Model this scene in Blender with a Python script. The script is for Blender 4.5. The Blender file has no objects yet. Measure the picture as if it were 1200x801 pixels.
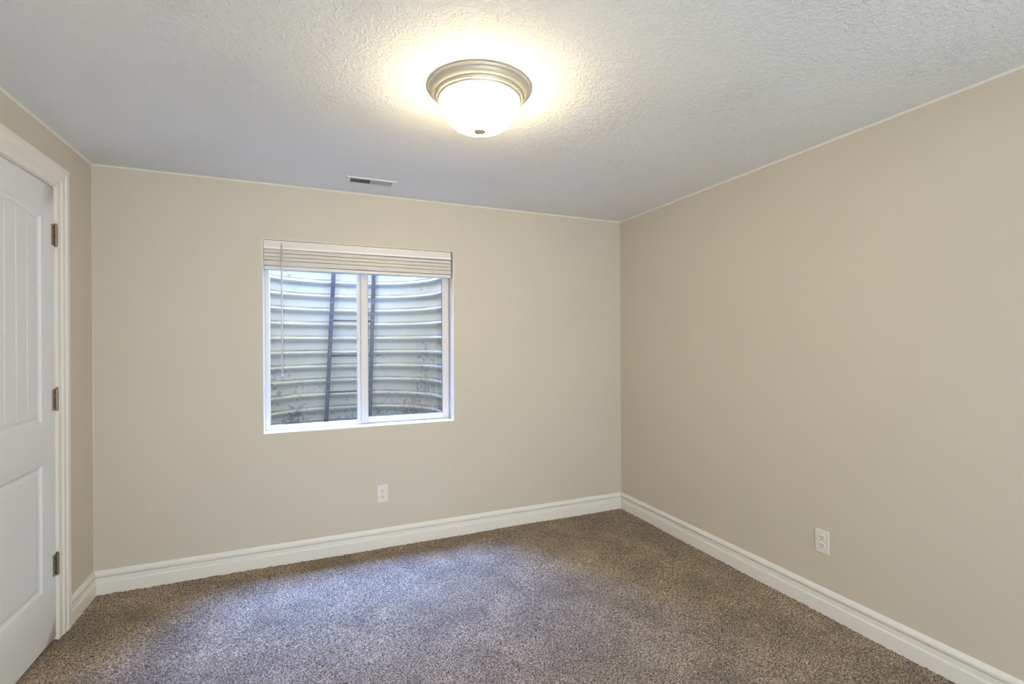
import bpy, bmesh, math, random
import numpy as np
from mathutils import Vector, Matrix
random.seed(7)
C = bpy.context.scene.collection

# ------------------------------------------------------------------ camera
W, H, DEP = 3.391, 2.30, 3.80          # room width, height, depth (back wall y=0, right wall x=0)
CAM, YAW, PITCH, ROLL, FPX = (-2.338, -3.266, 1.3345), 0.40141, 0.00036, -0.00565, 568.4
fw = Vector((math.sin(YAW)*math.cos(PITCH), math.cos(YAW)*math.cos(PITCH), math.sin(PITCH)))
r = fw.cross(Vector((0, 0, 1))).normalized(); u = r.cross(fw)
r2 = r*math.cos(ROLL)+u*math.sin(ROLL); u2 = -r*math.sin(ROLL)+u*math.cos(ROLL)
cam = bpy.data.objects.new('camera', bpy.data.cameras.new('camera')); C.objects.link(cam)
M = Matrix((r2, u2, -fw)).transposed().to_4x4(); M.translation = CAM
cam.matrix_world = M
cam.data.sensor_width = 36; cam.data.lens = 36*FPX/1200; cam.data.clip_start = .02
bpy.context.scene.camera = cam

# ------------------------------------------------------------------ world, light, exposure
vs = bpy.context.scene.view_settings
bpy.context.scene.display_settings.display_device = 'sRGB'
vs.view_transform = 'Standard'; vs.look = 'None'; vs.gamma = 1; vs.use_curve_mapping = False
vs.exposure = 0.0
wd = bpy.data.worlds.new('sky'); bpy.context.scene.world = wd; wd.use_nodes = True
bg = wd.node_tree.nodes['Background']; bg.inputs[0].default_value = (.62, .74, 1, 1); bg.inputs[1].default_value = .25

def area(name, loc, rot, sx, sy, power, col):
    l = bpy.data.lights.new(name, 'AREA'); l.shape = 'RECTANGLE'; l.size = sx; l.size_y = sy
    l.energy = power; l.color = col
    o = bpy.data.objects.new(name, l); C.objects.link(o); o.location = loc; o.rotation_euler = rot
    return o
WELL_X, WELL_R, WELL_HALF, WELL_Y0, WELL_D = -2.06, .58, .665, .20, .90
DAYLIGHT, FILL, LAMP = 210, 124, 52
SKY = 24000
area('daylight_over_window_well', (WELL_X, .90, 3.4), (0, 0, 0), 2.6, 2.0, DAYLIGHT, (1, .86, .42))
# the bright part of the sky, seen slanting over the rim of the well
ks = area('bright_sky_beyond_well', (-1.95, 4.5, 7.6), (0, 0, 0), 5.5, 6.5, SKY, (.13, .32, 1))
ks.rotation_euler = (Vector((-2.05, .1, 1.3))-ks.location).to_track_quat('-Z', 'Y').to_euler()
# added fill light behind the camera, shining in through the front wall opening
area('fill_light_behind_camera', (-1.80, -DEP-1.15, 1.08), (math.radians(90), 0, 0), 3.2, 2.0, FILL, (.74, .86, .99))

# ------------------------------------------------------------------ helpers
def link(o): C.objects.link(o); return o
def obj(name, bm, mat, parent=None, smooth=False, bevel=0, seg=2, solid=0):
    me = bpy.data.meshes.new(name)
    bmesh.ops.recalc_face_normals(bm, faces=bm.faces[:])
    bm.to_mesh(me); bm.free()
    if mat: me.materials.append(mat)
    if smooth:
        for p in me.polygons: p.use_smooth = True
    o = link(bpy.data.objects.new(name, me))
    if parent: o.parent = parent
    if solid:
        m = o.modifiers.new('s', 'SOLIDIFY'); m.thickness = solid; m.offset = 0
    if bevel:
        m = o.modifiers.new('b', 'BEVEL'); m.width = bevel; m.segments = seg; m.limit_method = 'ANGLE'
    return o
def empty(name, loc=(0, 0, 0)):
    o = link(bpy.data.objects.new(name, None)); o.location = loc; o.empty_display_size = .1; return o
def tag(o, label=None, cat=None, group=None, kind=None):
    if label: o['label'] = label
    if cat: o['category'] = cat
    if group: o['group'] = group
    if kind: o['kind'] = kind
    return o
def box(bm, x0, x1, y0, y1, z0, z1):
    v = [bm.verts.new(p) for p in ((x0,y0,z0),(x1,y0,z0),(x1,y1,z0),(x0,y1,z0),(x0,y0,z1),(x1,y0,z1),(x1,y1,z1),(x0,y1,z1))]
    for f in ((0,3,2,1),(4,5,6,7),(0,1,5,4),(1,2,6,5),(2,3,7,6),(3,0,4,7)): bm.faces.new([v[i] for i in f])
    return bm
def mk(*boxes):
    bm = bmesh.new()
    for b in boxes: box(bm, *b)
    return bm
def lathe(bm, prof, n=64, c=(0, 0), cap=True):
    rings = []
    for rr, z in prof:
        if rr < 1e-5: rings.append([bm.verts.new((c[0], c[1], z))])
        else: rings.append([bm.verts.new((c[0]+rr*math.cos(2*math.pi*k/n), c[1]+rr*math.sin(2*math.pi*k/n), z)) for k in range(n)])
    for a, b in zip(rings, rings[1:]):
        for k in range(n):
            k2 = (k+1) % n
            if len(a) == 1 and len(b) == 1: continue
            if len(a) == 1: bm.faces.new((a[0], b[k], b[k2]))
            elif len(b) == 1: bm.faces.new((a[k], a[k2], b[0]))
            else: bm.faces.new((a[k], a[k2], b[k2], b[k]))
    return bm
def tube(bm, pts, rad, n=8):
    pts = [Vector(p) for p in pts]; rings = []
    for i, p in enumerate(pts):
        d = (pts[min(i+1, len(pts)-1)]-pts[max(i-1, 0)]).normalized()
        a = d.orthogonal().normalized() if abs(d.z) < .9 else Vector((1, 0, 0))
        a = (a-d*a.dot(d)).normalized(); b = d.cross(a)
        rings.append([bm.verts.new(p+a*rad*math.cos(2*math.pi*k/n)+b*rad*math.sin(2*math.pi*k/n)) for k in range(n)])
    for a, b in zip(rings, rings[1:]):
        for k in range(n): bm.faces.new((a[k], a[(k+1) % n], b[(k+1) % n], b[k]))
    bm.faces.new(rings[0][::-1]); bm.faces.new(rings[-1])
    return bm
def sweep(bm, prof, path):
    """prof: (offset, height) closed outline; path: list of functions mapping (off,h)->xyz"""
    rings = [[bm.verts.new(f(a, b)) for a, b in prof] for f in path]
    n = len(prof)
    for a, b in zip(rings, rings[1:]):
        for k in range(n): bm.faces.new((a[k], a[(k+1) % n], b[(k+1) % n], b[k]))
    bm.faces.new(rings[0][::-1]); bm.faces.new(rings[-1])
    return bm

# ------------------------------------------------------------------ materials
def new_mat(name):
    m = bpy.data.materials.new(name); m.use_nodes = True
    return m, m.node_tree, m.node_tree.nodes['Principled BSDF']
def plain(name, col, rough=.5, metal=0, spec=.5):
    m, t, b = new_mat(name)
    b.inputs['Base Color'].default_value = (*col, 1); b.inputs['Roughness'].default_value = rough
    b.inputs['Metallic'].default_value = metal; b.inputs['Specular IOR Level'].default_value = spec
    return m
def N(t, kind, **kw):
    n = t.nodes.new(kind)
    for k, v in kw.items():
        if k in n.inputs.keys(): n.inputs[k].default_value = v
        else: setattr(n, k, v)
    return n
def painted(name, col, scale, dist, rough=.6, var=.03, detail=3, knock=False):
    m, t, b = new_mat(name); L = t.links.new
    tc = N(t, 'ShaderNodeTexCoord')
    n1 = N(t, 'ShaderNodeTexNoise', Scale=scale, Detail=detail, Roughness=.55); L(tc.outputs['Object'], n1.inputs['Vector'])
    h = n1.outputs['Fac']
    if knock:      # knock-down plaster: ragged flattened blobs plus trowel ridges
        n1.inputs['Distortion'].default_value = .9
        rp = N(t, 'ShaderNodeValToRGB'); L(h, rp.inputs[0]); rp.color_ramp.elements[0].position = .46; rp.color_ramp.elements[1].position = .60
        n2 = N(t, 'ShaderNodeTexNoise', Scale=scale*.34, Detail=4, Roughness=.6, Distortion=1.6); L(tc.outputs['Object'], n2.inputs['Vector'])
        sub = N(t, 'ShaderNodeMath', operation='SUBTRACT'); L(n2.outputs['Fac'], sub.inputs[0]); sub.inputs[1].default_value = .5
        ab = N(t, 'ShaderNodeMath', operation='ABSOLUTE'); L(sub.outputs[0], ab.inputs[0])
        mr = N(t, 'ShaderNodeMapRange'); L(ab.outputs[0], mr.inputs[0]); mr.inputs[1].default_value = 0; mr.inputs[2].default_value = .03; mr.inputs[3].default_value = 1; mr.inputs[4].default_value = 0
        # ridges only in patches
        n3 = N(t, 'ShaderNodeTexNoise', Scale=2.2, Detail=2); L(tc.outputs['Object'], n3.inputs['Vector'])
        r3 = N(t, 'ShaderNodeMapRange'); L(n3.outputs['Fac'], r3.inputs[0]); r3.inputs[1].default_value = .47; r3.inputs[2].default_value = .62; r3.inputs[3].default_value=.15
        mu = N(t, 'ShaderNodeMath', operation='MULTIPLY'); L(mr.outputs[0], mu.inputs[0]); L(r3.outputs[0], mu.inputs[1])
        ad = N(t, 'ShaderNodeMath', operation='ADD'); L(rp.outputs[0], ad.inputs[0]); L(mu.outputs[0], ad.inputs[1])
        h = ad.outputs[0]
    bp = N(t, 'ShaderNodeBump', Distance=dist, Strength=1.0); L(h, bp.inputs['Height']); L(bp.outputs[0], b.inputs['Normal'])
    n4 = N(t, 'ShaderNodeTexNoise', Scale=1.7, Detail=3); L(tc.outputs['Object'], n4.inputs['Vector'])
    mx = N(t, 'ShaderNodeMix', data_type='RGBA'); L(n4.outputs['Fac'], mx.inputs['Factor'])
    mx.inputs['A'].default_value = (*[c*(1-var) for c in col], 1); mx.inputs['B'].default_value = (*[min(1, c*(1+var)) for c in col], 1)
    L(mx.outputs['Result'], b.inputs['Base Color']); b.inputs['Roughness'].default_value = rough
    b.inputs['Specular IOR Level'].default_value = .3
    return m
m_wall = painted('wall_paint', (.628, .562, .450), 160, .0007, .55)
m_ceil = painted('ceiling_plaster', (.83, .83, .81), 58, .0013, .75, .02, knock=True)
m_trim = painted('white_trim_paint', (.81, .77, .69), 30, .0001, .35, .01)
m_door = painted('white_door_paint', (.745, .745, .74), 40, .0001, .38, .01)
m_vinyl = plain('window_vinyl', (.76, .745, .735), .35)
m_sashv = plain('beige_vinyl', (.72, .66, .58), .35)
m_liner = plain('window_liner_paint', (.82, .81, .80), .4)
m_blind = plain('blind_slat', (.76, .69, .59), .4)
m_plastic = plain('outlet_plastic', (.78, .735, .65), .3)
m_dark = plain('dark_void', (.02, .018, .015), .8)
m_nickel = plain('brushed_nickel', (.58, .53, .43), .45, .4)
m_hinge = plain('aged_bronze', (.30, .24, .18), .42, .85)
m_gask = plain('glazing_gasket', (.10, .10, .10), .6)
m_steel = plain('screw_steel', (.55, .53, .5), .35, 1)

def carpet_mat():
    m, t, b = new_mat('carpet_pile'); L = t.links.new
    tc = N(t, 'ShaderNodeTexCoord')
    n1 = N(t, 'ShaderNodeTexNoise', Scale=150, Detail=3, Roughness=.75); L(tc.outputs['Object'], n1.inputs['Vector'])
    r1 = N(t, 'ShaderNodeValToRGB'); L(n1.outputs['Fac'], r1.inputs[0])
    e = r1.color_ramp.elements
    e[0].position = .37; e[0].color = (.045, .025, .009, 1)
    e[1].position = .64; e[1].color = (.60, .49, .355, 1)
    k = e.new(.5); k.color = (.25, .182, .118, 1)
    # brushed pile: soft light and dark patches left by footprints and vacuuming
    n2 = N(t, 'ShaderNodeTexNoise', Scale=3.6, Detail=5, Roughness=.62, Distortion=.5); L(tc.outputs['Object'], n2.inputs['Vector'])
    r2_ = N(t, 'ShaderNodeMapRange'); L(n2.outputs['Fac'], r2_.inputs[0]); r2_.inputs[1].default_value = .3; r2_.inputs[2].default_value = .7; r2_.inputs[3].default_value = .72; r2_.inputs[4].default_value = 1.32
    mx = N(t, 'ShaderNodeVectorMath', operation='SCALE'); L(r1.outputs[0], mx.inputs[0]); L(r2_.outputs[0], mx.inputs['Scale'])
    L(mx.outputs[0], b.inputs['Base Color'])
    b.inputs['Roughness'].default_value = .95; b.inputs['Specular IOR Level'].default_value = .1
    b.inputs['Sheen Weight'].default_value = .15; b.inputs['Sheen Roughness'].default_value = .6
    bp = N(t, 'ShaderNodeBump', Distance=.004, Strength=.8); L(n1.outputs['Fac'], bp.inputs['Height']); L(bp.outputs[0], b.inputs['Normal'])
    return m
m_carpet = carpet_mat()

def galv_mat():
    m, t, b = new_mat('galvanized_steel'); L = t.links.new
    tc = N(t, 'ShaderNodeTexCoord')
    sp = N(t, 'ShaderNodeSeparateXYZ'); L(tc.outputs['Object'], sp.inputs[0])
    n1 = N(t, 'ShaderNodeTexNoise', Scale=9, Detail=5, Roughness=.6); L(tc.outputs['Object'], n1.inputs['Vector'])
    mx = N(t, 'ShaderNodeMix', data_type='RGBA'); L(n1.outputs['Fac'], mx.inputs['Factor'])
    mx.inputs['A'].default_value = (.35, .315, .235, 1); mx.inputs['B'].default_value = (.45, .405, .295, 1)
    # dirt specks, thicker low down in the well
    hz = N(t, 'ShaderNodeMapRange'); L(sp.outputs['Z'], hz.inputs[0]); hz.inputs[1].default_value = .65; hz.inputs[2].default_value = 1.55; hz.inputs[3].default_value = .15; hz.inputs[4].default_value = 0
    n2 = N(t, 'ShaderNodeTexNoise', Scale=34, Detail=5, Roughness=.8); L(tc.outputs['Object'], n2.inputs['Vector'])
    n3 = N(t, 'ShaderNodeTexNoise', Scale=4, Detail=3); L(tc.outputs['Object'], n3.inputs['Vector'])
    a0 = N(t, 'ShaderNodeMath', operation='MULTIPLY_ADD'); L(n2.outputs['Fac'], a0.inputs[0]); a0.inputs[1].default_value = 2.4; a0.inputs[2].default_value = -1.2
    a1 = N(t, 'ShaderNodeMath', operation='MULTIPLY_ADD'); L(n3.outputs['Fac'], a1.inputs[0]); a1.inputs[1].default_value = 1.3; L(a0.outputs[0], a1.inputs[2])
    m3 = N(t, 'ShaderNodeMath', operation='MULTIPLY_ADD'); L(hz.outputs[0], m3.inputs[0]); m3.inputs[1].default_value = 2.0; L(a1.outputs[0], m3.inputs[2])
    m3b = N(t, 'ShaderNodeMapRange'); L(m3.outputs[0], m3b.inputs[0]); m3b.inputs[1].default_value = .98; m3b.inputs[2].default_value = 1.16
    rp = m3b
    # silt line that has settled on each rib
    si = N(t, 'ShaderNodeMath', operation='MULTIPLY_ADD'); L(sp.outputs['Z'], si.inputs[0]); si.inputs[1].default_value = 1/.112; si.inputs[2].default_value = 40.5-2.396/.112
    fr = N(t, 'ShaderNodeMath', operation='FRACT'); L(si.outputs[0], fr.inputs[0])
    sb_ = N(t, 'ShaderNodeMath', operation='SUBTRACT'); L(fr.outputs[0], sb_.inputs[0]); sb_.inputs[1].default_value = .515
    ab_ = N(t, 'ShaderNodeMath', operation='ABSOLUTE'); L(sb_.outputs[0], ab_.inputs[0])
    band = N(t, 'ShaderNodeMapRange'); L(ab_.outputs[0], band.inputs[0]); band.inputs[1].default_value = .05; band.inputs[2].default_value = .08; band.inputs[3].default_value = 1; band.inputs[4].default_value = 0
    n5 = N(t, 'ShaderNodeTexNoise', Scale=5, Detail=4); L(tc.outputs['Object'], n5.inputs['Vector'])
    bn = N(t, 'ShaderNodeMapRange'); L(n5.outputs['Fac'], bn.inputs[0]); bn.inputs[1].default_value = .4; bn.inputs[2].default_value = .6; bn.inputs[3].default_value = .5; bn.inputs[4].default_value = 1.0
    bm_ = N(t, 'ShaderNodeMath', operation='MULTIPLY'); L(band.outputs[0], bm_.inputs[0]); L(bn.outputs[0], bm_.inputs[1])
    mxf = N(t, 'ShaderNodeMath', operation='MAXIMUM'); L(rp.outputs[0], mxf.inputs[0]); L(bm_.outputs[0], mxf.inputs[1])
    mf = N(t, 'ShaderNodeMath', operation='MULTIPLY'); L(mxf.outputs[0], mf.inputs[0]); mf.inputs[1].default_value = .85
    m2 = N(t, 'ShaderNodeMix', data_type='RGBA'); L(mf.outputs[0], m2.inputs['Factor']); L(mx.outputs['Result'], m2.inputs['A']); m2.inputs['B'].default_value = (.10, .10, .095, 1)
    L(m2.outputs['Result'], b.inputs['Base Color']); b.inputs['Roughness'].default_value = .55; b.inputs['Metallic'].default_value = .15
    return m
m_galv = galv_mat()
def rail_mat():
    m, t, b = new_mat('ladder_paint'); L = t.links.new
    tc = N(t, 'ShaderNodeTexCoord')
    n1 = N(t, 'ShaderNodeTexNoise', Scale=2.6, Detail=4, Roughness=.6); L(tc.outputs['Object'], n1.inputs['Vector'])
    rp = N(t, 'ShaderNodeValToRGB'); L(n1.outputs['Fac'], rp.inputs[0])
    rp.color_ramp.elements[0].position = .42; rp.color_ramp.elements[0].color = (.025, .045, .08, 1)
    rp.color_ramp.elements[1].position = .58; rp.color_ramp.elements[1].color = (.085, .06, .062, 1)
    L(rp.outputs[0], b.inputs['Base Color']); b.inputs['Roughness'].default_value = .6
    return m
m_rail = rail_mat()
def glass_mat():
    m = bpy.data.materials.new('window_glass'); m.use_nodes = True; t = m.node_tree; t.nodes.clear(); L = t.links.new
    out = N(t, 'ShaderNodeOutputMaterial'); mix = N(t, 'ShaderNodeMixShader')
    fr = N(t, 'ShaderNodeFresnel', IOR=1.30)
    tr = N(t, 'ShaderNodeBsdfTransparent'); tr.inputs[0].default_value = (.97, .99, .985, 1)
    gl = N(t, 'ShaderNodeBsdfGlossy', Roughness=.02)
    geo = N(t, 'ShaderNodeNewGeometry'); k1 = N(t, 'ShaderNodeMath', operation='SUBTRACT'); k1.inputs[0].default_value = 1; L(geo.outputs['Backfacing'], k1.inputs[1])
    k2 = N(t, 'ShaderNodeMath', operation='MULTIPLY'); L(fr.outputs[0], k2.inputs[0]); L(k1.outputs[0], k2.inputs[1])   # reflect at the outer faces only
    L(k2.outputs[0], mix.inputs[0]); L(tr.outputs[0], mix.inputs[1]); L(gl.outputs[0], mix.inputs[2]); L(mix.outputs[0], out.inputs[0])
    return m
m_glass = glass_mat()
def wand_mat():
    m, t, b = new_mat('clear_plastic_wand')
    b.inputs['Base Color'].default_value = (.74, .72, .74, 1); b.inputs['Roughness'].default_value = .2
    b.inputs['Alpha'].default_value = .8
    return m
m_wand = wand_mat()
def lit_mat():
    m, t, b = new_mat('lit_frosted_glass')
    b.inputs['Base Color'].default_value = (.9, .88, .84, 1); b.inputs['Roughness'].default_value = .3
    b.inputs['Emission Color'].default_value = (1, .82, .51, 1); b.inputs['Emission Strength'].default_value = LAMP
    return m
m_lit = lit_mat()
def gravel_mat():
    m, t, b = new_mat('gravel'); L = t.links.new
    tc = N(t, 'ShaderNodeTexCoord'); v = N(t, 'ShaderNodeTexVoronoi', Scale=40); L(tc.outputs['Object'], v.inputs['Vector'])
    rp = N(t, 'ShaderNodeValToRGB'); L(v.outputs['Color'], rp.inputs[0])
    rp.color_ramp.elements[0].color = (.18, .16, .14, 1); rp.color_ramp.elements[1].color = (.42, .38, .34, 1)
    L(rp.outputs[0], b.inputs['Base Color']); b.inputs['Roughness'].default_value = .9
    return m

# ------------------------------------------------------------------ room shell
# window opening in the back wall and door opening in the left wall
WX0, WX1, WZ0, WZ1 = -2.577, -1.392, .789, 1.967
DY0, DY1, DZ = -1.205, -.428, 2.048            # door opening (jamb to jamb)
T = .20
tag(obj('wall_back', mk((-W-.14, WX0, 0, T, -.05, 2.75), (WX1, .14, 0, T, -.05, 2.75), (WX0, WX1, 0, T, -.05, WZ0), (WX0, WX1, 0, T, WZ1, 2.75)), m_wall), kind='structure')
tag(obj('wall_right', mk((0, .14, -DEP, 0, -.05, H+.1)), m_wall), kind='structure')
tag(obj('wall_left', mk((-W-.14, -W, DY1+.02, 0, -.05, H+.1), (-W-.14, -W, -DEP, DY0-.02, -.05, H+.1), (-W-.14, -W, DY0-.02, DY1+.02, DZ+.02, H+.1)), m_wall), kind='structure')
OX0, OX1 = -3.05, -.35  # opening added in the unseen front wall to let the fill light in
tag(obj('wall_front', mk((-W-.14, OX0, -DEP-.12, -DEP, -.05, H+.1), (OX1, .14, -DEP-.12, -DEP, -.05, H+.1), (OX0, OX1, -DEP-.12, -DEP, 2.06, H+.1)), m_wall), kind='structure')
tag(obj('ceiling', mk((-W-.14, .14, -DEP-.12, .0, H, H+.12)), m_ceil), kind='structure')

def carpet():
    s = .0075
    xs = np.arange(-W, 0.0001, s); ys = np.arange(-2.75, .0001, s)
    nx, ny = len(xs), len(ys)
    rng = np.random.default_rng(3)
    X, Y = np.meshgrid(xs, ys)
    Z = rng.uniform(-.0075, .0, X.shape) + .0025*np.sin(X*5.1+Y*3.3)*np.sin(Y*6.7-X*2.1) - .001
    Xj = X+rng.uniform(-.003, .003, X.shape); Yj = Y+rng.uniform(-.003, .003, X.shape)
    co = np.stack([Xj, Yj, Z], -1).reshape(-1, 3).astype(np.float32)
    i = np.arange((nx-1)*(ny-1)); a = (i//(nx-1))*nx+i % (nx-1)
    q = np.stack([a, a+1, a+1+nx, a+nx], -1).astype(np.int32)
    # plain slab for the unseen rest of the room
    ex = np.array([(-W-.05, -DEP-1.2, -.004), (.05, -DEP-1.2, -.004), (.05, -2.75, -.004), (-W-.05, -2.75, -.004),
                   (-W-.1, -DEP-1.2, -.05), (.1, -DEP-1.2, -.05), (.1, .05, -.05), (-W-.1, .05, -.05),
                   (-W-.1, DY0, -.006), (-W, DY0, -.006), (-W, DY1, -.006), (-W-.1, DY1, -.006)], np.float32)
    n0 = len(co)
    q = np.vstack([q, [[n0, n0+1, n0+2, n0+3], [n0+4, n0+7, n0+6, n0+5], [n0+8, n0+9, n0+10, n0+11]]]).astype(np.int32)
    co = np.vstack([co, ex])
    me = bpy.data.meshes.new('floor')
    me.vertices.add(len(co)); me.vertices.foreach_set('co', co.ravel())
    me.loops.add(q.size); me.loops.foreach_set('vertex_index', q.ravel())
    me.polygons.add(len(q)); me.polygons.foreach_set('loop_start', np.arange(0, q.size, 4, dtype=np.int32))
    me.update(calc_edges=True); me.validate()
    me.polygons.foreach_set('use_smooth', np.ones(len(me.polygons), bool))
    me.materials.append(m_carpet)
    return link(bpy.data.objects.new('floor', me))
tag(carpet(), kind='structure')

# baseboards: three-step profile, mitred in the corners
BP = [(0, -.02), (.018, -.02), (.018, .0575), (.0165, .0615), (.0120, .0640), (.0120, .0865), (.0025, .0870), (.0010, .0910), (.0025, .0948), (.0135, .0955), (.0140, .103), (.0095, .112), (.0050, .1185), (.002, .1212), (0, .1212)]
DC0, DC1 = DY0-.082+.012, DY1+.082+.034         # outer edges of the door casing
bm = sweep(bmesh.new(), BP, [lambda a, h: (-W+a, -a, h), lambda a, h: (-a, -a, h)])
tag(obj('baseboard_back', bm, m_trim), kind='structure')
bm = sweep(bmesh.new(), BP, [lambda a, h: (-a, -a, h), lambda a, h: (-a, -DEP+a, h)])
tag(obj('baseboard_right', bm, m_trim), kind='structure')
bm = sweep(bmesh.new(), BP, [lambda a, h: (-W+a, DC1, h), lambda a, h: (-W+a, -a, h)])
sweep(bm, BP, [lambda a, h: (-W+a, -DEP+a, h), lambda a, h: (-W+a, DC0, h)])
tag(obj('baseboard_left', bm, m_trim), kind='structure')
bm = sweep(bmesh.new(), BP, [lambda a, h: (-W+a, -DEP+a, h), lambda a, h: (OX0, -DEP+a, h)])
sweep(bm, BP, [lambda a, h: (OX1, -DEP+a, h), lambda a, h: (-a, -DEP+a, h)])
tag(obj('baseboard_front', bm, m_trim), kind='structure')
# thin caulk beads where ceiling and walls meet
CB = [(0, 0), (.007, 0), (.0055, -.003), (.003, -.0055), (0, -.008)]
def caulk(n, fns):
    tag(obj('trim_%d' % n, sweep(bmesh.new(), CB, fns), m_ceilbead), kind='structure')
m_ceilbead = plain('caulk', (.80, .76, .68), .6)
caulk(1, [lambda a, h: (-W+a, -a, H+h), lambda a, h: (-a, -a, H+h)])
caulk(2, [lambda a, h: (-a, -a, H+h), lambda a, h: (-a, -DEP+a, H+h)])
tag(obj('trim_4', sweep(bmesh.new(), [(0, 0), (.004, 0), (.0012, .0012), (0, .004)], [lambda a, h: (-a, -h, .12), lambda a, h: (-a, -h, H)]), m_wall), kind='structure')
tag(obj('trim_5', sweep(bmesh.new(), [(0, 0), (.004, 0), (.0012, .0012), (0, .004)], [lambda a, h: (-W+a, -h, .12), lambda a, h: (-W+a, -h, H)]), m_wall), kind='structure')
caulk(3, [lambda a, h: (-W+a, -a, H+h), lambda a, h: (-W+a, -DEP+a, H+h)])

# ------------------------------------------------------------------ window
win = empty('window_1', ((WX0+WX1)/2, .1, WZ0)); tag(win, kind='structure')
def child(name, bm, mat, parent, **k):
    o = obj(name, bm, mat, None, **k); o.parent = parent
    p = parent; off = Vector((0, 0, 0))
    while p: off += p.location; p = p.parent
    o.data.transform(Matrix.Translation(-off))
    return o
RY = .10                                          # how deep the window frame sits behind the wall face
child('reveal', mk((WX0, WX0+.004, -.0008, T-.02, WZ0, WZ1), (WX1-.004, WX1, -.0008, T-.02, WZ0, WZ1),
      (WX0+.004, WX1-.004, .002, T-.02, WZ1-.004, WZ1), (WX0+.004, WX1-.004, -.0008, T-.02, WZ0, WZ0+.006)), m_liner, win)
FX0, FX1, FZ0, FZ1 = WX0+.004, WX1-.004, WZ0+.006, WZ1-.004
MX = -2.003                                       # meeting line
child('frame', mk((FX0, FX0+.026, RY, RY+.07, FZ0, FZ1), (FX1-.010, FX1, RY+.012, RY+.07, FZ0, FZ1), (FX0+.026, FX1-.010, RY, RY+.07, FZ0, FZ0+.020),
      (FX0+.026, FX1-.010, RY, RY+.07, FZ1-.045, FZ1)), m_vinyl, win, bevel=.002)
child('mullion', mk((-2.024, MX, RY+.016, RY+.05, FZ0+.02, FZ1-.045)), m_vinyl, win, bevel=.002)
SZ0, SZ1 = FZ0+.004, FZ1-.03
sash = child('sliding_sash', mk((MX, -1.957, RY-.004, RY+.022, SZ0, SZ1), (-1.447, FX1-.004, RY-.004, RY+.022, SZ0, SZ1),
      (-1.957, -1.447, RY-.004, RY+.022, SZ0, SZ0+.040), (-1.957, -1.447, RY-.004, RY+.022, SZ1-.04, SZ1)), m_sashv, win, bevel=.003)
child('sash_lock', mk((-2.020, -2.004, RY-.002, RY+.016, 1.352, 1.402), (-2.016, -2.008, RY-.012, RY-.002, 1.362, 1.380)), m_vinyl, win, bevel=.002)
child('gasket', mk((-1.957, -1.9545, RY+.006, RY+.014, SZ0+.04, SZ1-.04), (-1.4495, -1.447, RY+.006, RY+.014, SZ0+.04, SZ1-.04),
      (-1.957, -1.447, RY+.006, RY+.014, SZ0+.04, SZ0+.0425)), m_gask, win)
child('pane', mk((-2.546, -2.024, RY+.034, RY+.038, FZ0+.02, FZ1-.045)), m_glass, win)
child('pane', mk((-1.957, -1.447, RY+.008, RY+.012, SZ0+.04, SZ1-.04)), m_glass, win)

# ------------------------------------------------------------------ window well outside
def well():
    bm = bmesh.new()
    path = []
    hw, R_, y0, y1 = WELL_HALF, WELL_R, WELL_Y0+.002, WELL_D
    n = 5
    for i in range(n): path.append((-hw, y0+(y1-R_-y0)*i/n, 1, 0))
    for i in range(17):
        a = math.pi-math.pi/2*i/16
        path.append((-hw+R_+R_*math.cos(a), y1-R_+R_*math.sin(a), -math.cos(a), -math.sin(a)))
    for i in range(1, 8): path.append((-hw+R_+(2*hw-2*R_)*i/8, y1, 0, -1))
    for i in range(17):
        a = math.pi/2-math.pi/2*i/16
        path.append((hw-R_+R_*math.cos(a), y1-R_+R_*math.sin(a), -math.cos(a), -math.sin(a)))
    for i in range(n): path.append((hw, y1-R_-(y1-R_-y0)*(i+1)/n, -1, 0))
    P = .112; A = .020
    # one corrugation, from its top down: ledge out, rounded nose, back under, long nearly flat panel
    prof = [(0, .35), (.03, .45), (.06, .70), (.10, .92), (.14, 1), (.20, .95), (.28, .70), (.36, .35), (.43, .10), (.50, 0), (.60, .03), (.75, .13), (.90, .25)]
    z = 2.396; rows = []
    while z > .35:
        for s, o in prof: rows.append((z-s*P, o*A))
        z -= P
    grid = [[bm.verts.new((WELL_X+x+nx_*o, y+ny_*o, zz)) for x, y, nx_, ny_ in path] for zz, o in rows]
    for a, b in zip(grid, grid[1:]):
        for k in range(len(path)-1): bm.faces.new((a[k], a[k+1], b[k+1], b[k]))
    return obj('window_well', bm, m_galv, smooth=True, solid=.002)
ww = well()
tag(ww, 'grey corrugated galvanized steel window well curving around outside the window', 'window well')
# gravel at the bottom of the well
bm = bmesh.new()
gx, gy = 40, 22
g = [[bm.verts.new((WELL_X-.60+1.20*i/gx, .225+.26*j/gy, .46+random.uniform(-.012, .012))) for i in range(gx+1)] for j in range(gy+1)]
for j in range(gy):
    for i in range(gx): bm.faces.new((g[j][i], g[j][i+1], g[j+1][i+1], g[j+1][i]))
tag(obj('gravel_bed', bm, gravel_mat(), solid=.03), 'grey gravel covering the bottom of the steel window well', 'gravel', kind='stuff')

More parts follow.
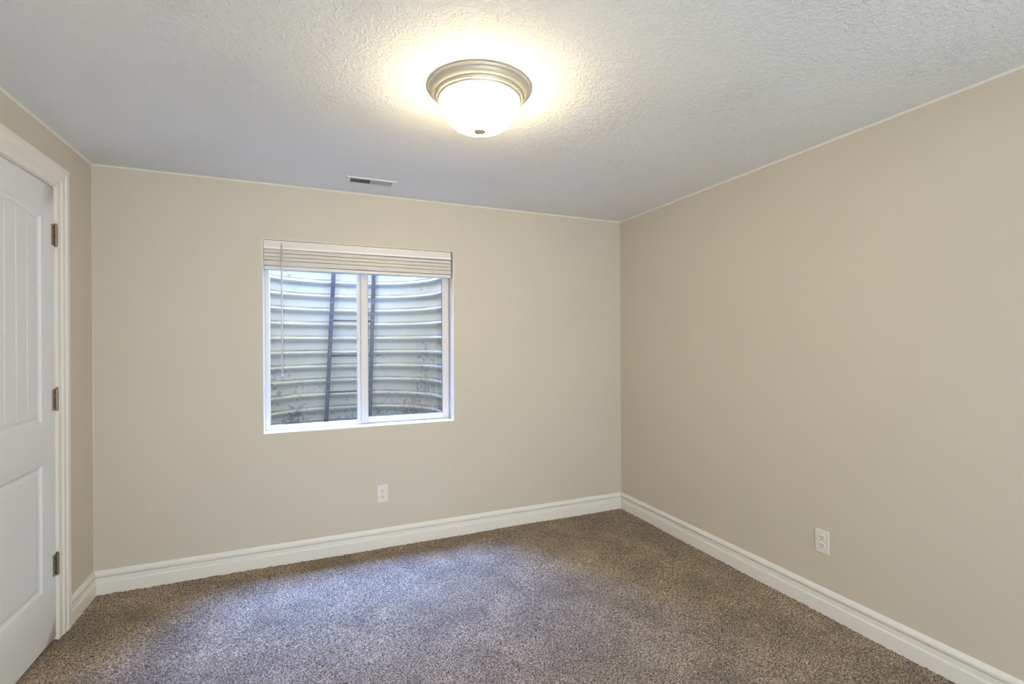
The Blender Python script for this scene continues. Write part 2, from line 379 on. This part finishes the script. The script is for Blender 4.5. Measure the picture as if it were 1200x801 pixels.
# escape ladder hooked over the rim
lad = empty('escape_ladder', (-2.0, .86, .46))
tag(lad, 'dark blue and rusty brown metal escape ladder hanging inside the window well', 'ladder')
LY = .835
LT, LB = (-2.105, 2.44), (-2.205, .50)
RT, RB = (-1.807, 2.44), (-1.871, .50)
def rail(nm, t, b, side):
    bm = bmesh.new(); w, tk = .015, .004
    for (x, z) in (t, b): pass
    def sec(x, z):
        return [bm.verts.new((x+a, LY+c, z)) for a, c in ((-w, 0), (w, 0), (w, .028), (w-tk, .028), (w-tk, tk), (-w, tk))] if side > 0 else \
               [bm.verts.new((x+a, LY+c, z)) for a, c in ((-w, 0), (w, 0), (w, tk), (-w+tk, tk), (-w+tk, .028), (-w, .028))]
    s0 = sec(*t); s1 = sec(*b)
    for k in range(6): bm.faces.new((s0[k], s0[(k+1) % 6], s1[(k+1) % 6], s1[k]))
    bm.faces.new(s0); bm.faces.new(s1[::-1])
    # hook over the rim of the well
    x, z = t
    box(bm, x-w, x+w, LY, WELL_D+.05, z-.001, z+.005); box(bm, x-w, x+w, WELL_D+.045, WELL_D+.05, z-.08, z)
    o = child(nm, bm, m_rail, lad)
    # round bolt heads
    for z_ in (1.52+.14, 1.52+.05, 1.52, 1.244, .955, 1.03):
        f = (t[1]-z_)/(t[1]-b[1]); xx = t[0]+(b[0]-t[0])*f
        bb = bmesh.new(); bmesh.ops.create_uvsphere(bb, u_segments=10, v_segments=6, radius=.0045)
        bmesh.ops.translate(bb, verts=bb.verts, vec=(xx, LY, z_ - .0))
        child('bolt', bb, m_steel, o, smooth=True)
rail('side_rail', LT, LB, -1); rail('side_rail', RT, RB, 1)
for z in (2.13, 1.515, 1.235, .945, .65):
    def xx(t, b): return t[0]+(b[0]-t[0])*(t[1]-z)/(t[1]-b[1])
    child('rung', tube(bmesh.new(), [(xx(LT, LB)+.008, LY+.014, z), (xx(RT, RB)-.008, LY+.014, z)], .0065, 10), m_rail, lad, smooth=True)

# ------------------------------------------------------------------ blind, drawn up
bl = empty('window_blind', ((WX0+WX1)/2, .03, WZ1))
tag(bl, 'cream horizontal slat blind pulled up in the top of the window', 'window blind')
BX0, BX1 = WX0+.006, WX1-.016
child('headrail', mk((BX0, BX1, .012, .060, 1.922, 1.962)), m_blind, bl, bevel=.002)
child('valance', mk((BX0, BX1, .002, .010, 1.919, 1.960)), m_blind, bl, bevel=.002)
child('valance_highlight', mk((BX0, BX1, -.006, .012, 1.9065, 1.9195)), m_liner, bl, bevel=.0015)  # white bar: the highlight along the valance bottom is put into its colour
BXL, BXR = BX0+.002, BX1-.001
def zt(z, x): return z-.004*(x-BX0)/(BX1-BX0)
def slat(z, y0=.004, y1=.052, th=.0028, tilt=0):
    bm = bmesh.new(); n = 6; v = []
    for x in (BXL, BXR):
        top, bot = [], []
        for k in range(n+1):
            f = k/n; y = y0+(y1-y0)*f; c = .0022*(1-(2*f-1)**2)+tilt*(f-.5)
            top.append(bm.verts.new((x, y, zt(z, x)+c))); bot.append(bm.verts.new((x, y, zt(z, x)+c-th)))
        v.append(top+bot[::-1])
    m_ = len(v[0])
    for k in range(m_): bm.faces.new((v[0][k], v[0][(k+1) % m_], v[1][(k+1) % m_], v[1][k]))
    bm.faces.new(v[0][::-1]); bm.faces.new(v[1])
    return bm
z = 1.9045
for i in range(26):
    j = random.uniform(-.0012, .0012)
    extra = {5: .0032, 11: .0026, 17: .0030}.get(i, 0)
    child('slat', slat(z, .004+j, .052+j), m_blind, bl)
    z -= .0033+extra
child('bottom_rail', mk((BXL, BXR, .003, .053, 1.784, 1.802)), m_blind, bl, bevel=.003)
for x in (-2.435, -2.138, -1.838, -1.539):
    child('ladder_cord', tube(bmesh.new(), [(x, .0015, 1.93), (x, .0012, 1.86), (x, .0015, 1.79)], .0012, 6), m_blind, bl)
    # folded loops of slack cord between the gathered slats
    bm = bmesh.new()
    for k in range(7):
        zz = 1.895-.014*k; w = random.uniform(.004, .012)*random.choice((-1, 1))
        tube(bm, [(x, .002, zz), (x+w*.7, -.003, zz-.003), (x+w, -.004, zz-.007), (x+w*.5, -.002, zz-.011), (x, .002, zz-.013)], .0008, 5)
    child('slack_cord', bm, m_blind, bl)
    child('cord_clip', mk((x-.004, x+.004, -.001, .004, 1.912, 1.921)), m_dark, bl)
wnd = child('tilt_wand', tube(bmesh.new(), [(-2.473, -.010, 1.925), (-2.4725, -.010, 1.5), (-2.472, -.010, 1.150)], .0042, 8), m_wand, bl, smooth=True)
child('wand_tip', lathe(bmesh.new(), [(0, 1.150), (.006, 1.148), (.0065, 1.135), (.004, 1.128), (0, 1.127)], 12, (-2.472, -.010)), m_wand, wnd, smooth=True)
child('wand_hook', tube(bmesh.new(), [(-2.473, .004, 1.940), (-2.473, -.008, 1.942), (-2.473, -.012, 1.934), (-2.473, -.010, 1.920)], .0025, 6), m_steel, bl, smooth=True)
child('pull_cord', tube(bmesh.new(), [(-2.487, .001, 1.925), (-2.489, -.003, 1.88), (-2.487, -.004, 1.83), (-2.482, -.003, 1.80)], .0013, 6), m_blind, bl)

# ------------------------------------------------------------------ closet door (left wall)
DX = -W+.002                                     # face of the slab
door = empty('door_1', (-W, (DY0+DY1)/2, 0)); tag(door, kind='structure')
child('jamb', mk((-W-.14, -W+.001, DY1, DY1+.02, 0, DZ+.02), (-W-.14, -W+.001, DY0-.02, DY0, 0, DZ+.02), (-W-.14, -W+.001, DY0, DY1, DZ, DZ+.02),
      (-W-.06, -W-.040, DY0, DY0+.012, 0, DZ), (-W-.06, -W-.040, DY1-.012, DY1, 0, DZ), (-W-.06, -W-.040, DY0, DY1, DZ-.012, DZ)), m_trim, door, bevel=.0015)
# casing, mitred, colonial profile: (offset from opening outward, thickness)
CP = [(-.020, 0), (-.020, .008), (-.017, .0105), (.010, .0105), (.016, .0115), (.020, .0150), (.026, .0165), (.040, .0155), (.046, .0165), (.050, .0195), (.0535, .021), (.078, .021), (.080, .019), (.080, 0)]
CP = [(a+.026, b) for a, b in CP]
def cs(y, z, sy, sz): return lambda a, b: (-W+b, y+sy*a, z+sz*a)
child('casing', sweep(bmesh.new(), CP, [cs(DY1, -.01, 1, 0), cs(DY1, DZ, 1, 1), cs(DY0, DZ, -1, 1), cs(DY0, -.01, -1, 0)]), m_trim, door)
# slab as a height field: two recessed panels, the upper arched and planked
SY0, SY1, SZB, SZT = DY0+.004, DY1-.004, .016, DZ-.005
def slab():
    mid = (SY0+SY1)/2; st = [0, .002, .004, .006, .010, .014, .020, .024, .028, .034, .040]
    ys = {SY0, SY1}; zs = {SZB, SZT}
    for a in st: ys |= {mid-.272+a, mid+.272-a}
    for k in range(-2, 3): ys |= {mid+.083*k+e for e in (-.006, -.0045, -.0022, 0, .0022, .0045, .006)}
    ys |= set(np.linspace(mid-.24, mid+.24, 33))
    for zb, zt_ in ((.995, None), (.262, .812)):
        for a in st: zs |= {zb+a} | ({zt_-a} if zt_ else set())
    zs |= set(np.arange(1.845, 1.930, .0012)) | {.5, 1.2, 1.4, 1.6, 1.8, .9, .15}
    ys = np.array(sorted(round(float(v), 5) for v in ys)); zs = np.array(sorted(round(float(v), 5) for v in zs))
    ys = ys[np.r_[True, np.diff(ys) > 2e-4]]; zs = zs[np.r_[True, np.diff(zs) > 2e-4]]
    ny, nz = len(ys), len(zs)
    Y, Z = np.meshgrid(ys, zs)
    yc = (SY0+SY1)/2; hw = .272
    u_ = np.abs(Y-yc)/hw
    arch = 1.890+.034*(1-np.clip(u_, 0, 1)**2)
    def inside(zb, zt_):                # distance inside the panel outline
        return np.minimum(np.minimum(hw-np.abs(Y-yc), Z-zb), zt_-Z)
    d1 = inside(.995, arch); d2 = inside(.262, .812)
    def prof(d):                        # sticking: bead, cove, then back out to the raised field
        x = np.clip(d, 0, .06)
        return np.interp(x, [0, .002, .006, .014, .020, .028, .034, .060], [0, -.0005, -.006, -.0095, -.010, -.0065, -.0050, -.0050])
    h = prof(np.maximum(d1, 0))+prof(np.maximum(d2, 0))
    g = np.zeros_like(Y)
    for k in range(-2, 3):
        g = np.maximum(g, np.clip(1-np.abs(Y-yc-k*.083)/.0045, 0, 1))
    h -= g*(.0022*(d1 > .034)+.0009*(d2 > .034))
    co = np.stack([DX+h, Y, Z], -1).reshape(-1, 3)
    back = np.array([(DX-.035, a, b) for a, b in ((SY0, SZB), (SY1, SZB), (SY1, SZT), (SY0, SZT))])
    co = np.vstack([co, back])
    i = np.arange((ny-1)*(nz-1)); a = (i//(ny-1))*ny+i % (ny-1)
    faces = np.stack([a, a+1, a+1+ny, a+ny], -1).tolist()
    n0 = ny*nz; c00, c10, c01, c11 = 0, ny-1, ny*(nz-1), ny*nz-1
    faces += [(n0, n0+3, n0+2, n0+1), (c00, n0, n0+1, c10), (c10, n0+1, n0+2, c11), (c11, n0+2, n0+3, c01), (c01, n0+3, n0, c00)]
    me = bpy.data.meshes.new('slab'); me.from_pydata((co-np.array(door.location)).tolist(), [], faces)
    me.materials.append(m_door)
    for p in me.polygons[:len(i)]: p.use_smooth = True
    o = link(bpy.data.objects.new('slab', me)); o.parent = door
    return o
sl = slab()
for zc in (1.830, 1.086, .340):
    y = DY1-.002
    hg = child('hinge', mk((DX-.001, DX+.0035, y-.026, y-.001, zc-.047, zc+.047), (-W+.0, -W+.0035, y+.001, y+.010, zc-.047, zc+.047)), m_hinge, door, bevel=.0008)
    bm = bmesh.new()
    for k in range(5):
        za = zc-.047+.0188*k
        lathe(bm, [(0, za+.0006), (.0062, za+.0006), (.0062, za+.0182), (0, za+.0182)], 14, (-W+.0085, y+.003))
    child('knuckle', bm, m_hinge, hg)
    child('hinge_pin', lathe(bmesh.new(), [(0, zc-.052), (.004, zc-.051), (.0042, zc+.050), (.0055, zc+.051), (.004, zc+.055), (0, zc+.056)], 12, (-W+.0085, y+.003)), m_hinge, hg, smooth=True)
    for dz in (-.032, 0, .032):
        bb = bmesh.new(); bmesh.ops.create_uvsphere(bb, u_segments=10, v_segments=6, radius=.0036)
        bmesh.ops.scale(bb, verts=bb.verts, vec=(.5, 1, 1)); bmesh.ops.translate(bb, verts=bb.verts, vec=(DX+.0035, y-.016+(.006 if dz == 0 else 0), zc+dz))
        child('screw', bb, m_dark, hg, smooth=True)
# knob on the latch side (outside the frame)
kb = bmesh.new(); lathe(kb, [(0, 0), (.032, 0), (.032, .006), (.014, .010), (.011, .030), (.020, .038), (.028, .050), (.026, .062), (.014, .068), (0, .069)], 28)
bmesh.ops.rotate(kb, verts=kb.verts, cent=(0, 0, 0), matrix=Matrix.Rotation(math.radians(90), 3, 'Y'))
bmesh.ops.translate(kb, verts=kb.verts, vec=(DX, SY0+.07, .92))
child('door_knob', kb, m_hinge, door, smooth=True)

# ------------------------------------------------------------------ electrical outlets
def outlet(loc, rz, label):
    t = empty('electrical_outlet', loc); t.rotation_euler = (0, 0, rz)
    tag(t, label, 'outlet', 'duplex wall outlets')
    def part(nm, bm, mat, par, **k): return obj(nm, bm, mat, par, **k)
    # local frame: wall plane y=0, room towards -y, centre at origin
    part('cover_plate', mk((-.035, .035, -.0055, 0, -.0575, .0575)), m_plastic, t, bevel=.0035, seg=3)
    for s in (1, -1):
        bm = bmesh.new(); n = 40; zc = s*.0195; pts = []
        for k in range(n):
            a = 2*math.pi*k/n; x = .0172*math.cos(a); z_ = .0172*math.sin(a)
            pts.append((x, max(-.0142, min(.0142, z_))+zc))
        A = [bm.verts.new((x, -.0078, z_)) for x, z_ in pts]; B = [bm.verts.new((x, -.004, z_)) for x, z_ in pts]
        bm.faces.new(A); bm.faces.new(B[::-1])
        for k in range(n): bm.faces.new((A[k], B[k], B[(k+1) % n], A[(k+1) % n]))
        rc = part('receptacle', bm, m_plastic, t)
        part('slot', mk((-.0076, -.0052, -.0083, -.0070, zc-.0010, zc+.0078)), m_dark, rc)
        part('slot', mk((.0052, .0074, -.0083, -.0070, zc-.0002, zc+.0070)), m_dark, rc)
        hb = bmesh.new(); bmesh.ops.create_cone(hb, cap_ends=True, segments=14, radius1=.0027, radius2=.0027, depth=.0013)
        bmesh.ops.rotate(hb, verts=hb.verts, cent=(0, 0, 0), matrix=Matrix.Rotation(math.radians(90), 3, 'X'))
        bmesh.ops.translate(hb, verts=hb.verts, vec=(0, -.00765, zc-.0078))
        part('ground_hole', hb, m_dark, rc)
    sb = bmesh.new(); bmesh.ops.create_uvsphere(sb, u_segments=14, v_segments=8, radius=.0032)
    bmesh.ops.scale(sb, verts=sb.verts, vec=(1, .5, 1)); bmesh.ops.translate(sb, verts=sb.verts, vec=(0, -.0055, 0))
    part('screw', sb, m_plastic, t, smooth=True)
    return t
outlet((-1.881, 0, .3465), 0, 'white wall outlet on the back wall below the window')
outlet((0, -1.661, .345), math.radians(-90), 'white wall outlet on the right wall above the baseboard')

# ------------------------------------------------------------------ ceiling air register
vt = empty('ceiling_vent', (-1.975, -.262, H)); tag(vt, 'small white rectangular air register in the ceiling above the window', 'vent')
m_vent = plain('vent_enamel', (.78, .77, .74), .4)
VX0, VX1, VY0, VY1 = -.140, .140, -.060, .060       # local to the vent
vm = obj('flange', mk((VX0, -.118, VY0, VY1, -.005, 0), (.118, VX1, VY0, VY1, -.005, 0), (-.118, .118, VY0, -.040, -.005, 0), (-.118, .118, .040, VY1, -.005, 0), (-.004, .004, -.040, .040, -.006, 0)), m_vent, vt, bevel=.0015)
obj('duct_shade', mk((-.118, .118, -.040, .040, -.0006, -.0002)), m_dark, vt)  # flat near-black sheet painted as the shade inside the duct
def louvre(x, tilt):
    bm = bmesh.new(); h = .0075; dx = tilt*.0045; t_ = .0007
    v = [bm.verts.new(p) for p in ((x-t_-dx, -.04, -h), (x+t_-dx, -.04, -h), (x+t_+dx, -.04, -.0008), (x-t_+dx, -.04, -.0008),
                                   (x-t_-dx, .04, -h), (x+t_-dx, .04, -h), (x+t_+dx, .04, -.0008), (x-t_+dx, .04, -.0008))]
    for f in ((0,1,2,3), (7,6,5,4), (0,4,5,1), (1,5,6,2), (2,6,7,3), (3,7,4,0)): bm.faces.new([v[i] for i in f])
    return bm
for k in range(13):
    if k < 10:
        obj('louvre', louvre(-.109+.0108*k, .28), m_vent, vt)
        obj('louvre', louvre(.109-.0108*k, -.5), m_vent, vt)
obj('damper_lever', mk((.122, .127, -.012, .004, -.011, -.004)), m_vent, vt, bevel=.001)
for x in (-.129, .129):
    sb = bmesh.new(); bmesh.ops.create_uvsphere(sb, u_segments=12, v_segments=6, radius=.0035); bmesh.ops.scale(sb, verts=sb.verts, vec=(1, 1, .4))
    bmesh.ops.translate(sb, verts=sb.verts, vec=(x, 0, -.005)); obj('screw', sb, m_vent, vt, smooth=True)

# ------------------------------------------------------------------ ceiling light
LX, LYY = -1.723, -1.514
lamp = empty('ceiling_light', (LX, LYY, H)); tag(lamp, 'round flush ceiling light with lit frosted glass bowl and nickel ring', 'ceiling light')
obj('ring', lathe(bmesh.new(), [(0, 0), (.194, 0), (.1955, -.003), (.1955, -.008), (.193, -.011), (.1885, -.012), (.1865, -.0145), (.184, -.020), (.179, -.026), (.172, -.030), (.1665, -.0315), (.1655, -.0345),
     (.1655, -.038), (.163, -.041), (.159, -.0415), (.157, -.0425), (.1565, -.046), (.154, -.049), (.150, -.0495), (.1475, -.047), (.147, -.036), (0, -.036)], 96), m_nickel, lamp, smooth=True)
prof = [(.1455, -.037), (.1455, -.050)]
for k in range(1, 25):
    a = math.pi/2*k/24; prof.append((.1455*math.cos(a)**.58, -.050-.103*math.sin(a)**1.05))
prof[-1] = (0, prof[-1][1])
obj('glass_bowl', lathe(bmesh.new(), prof, 96), m_lit, lamp, smooth=True)
obj('finial', lathe(bmesh.new(), [(0, -.150), (.022, -.152), (.0262, -.157), (.0255, -.162), (.019, -.166), (.012, -.168), (.0075, -.1695), (.0045, -.171), (.0055, -.174), (.0050, -.177), (.002, -.1795), (0, -.180)], 32), m_nickel, lamp, smooth=True)
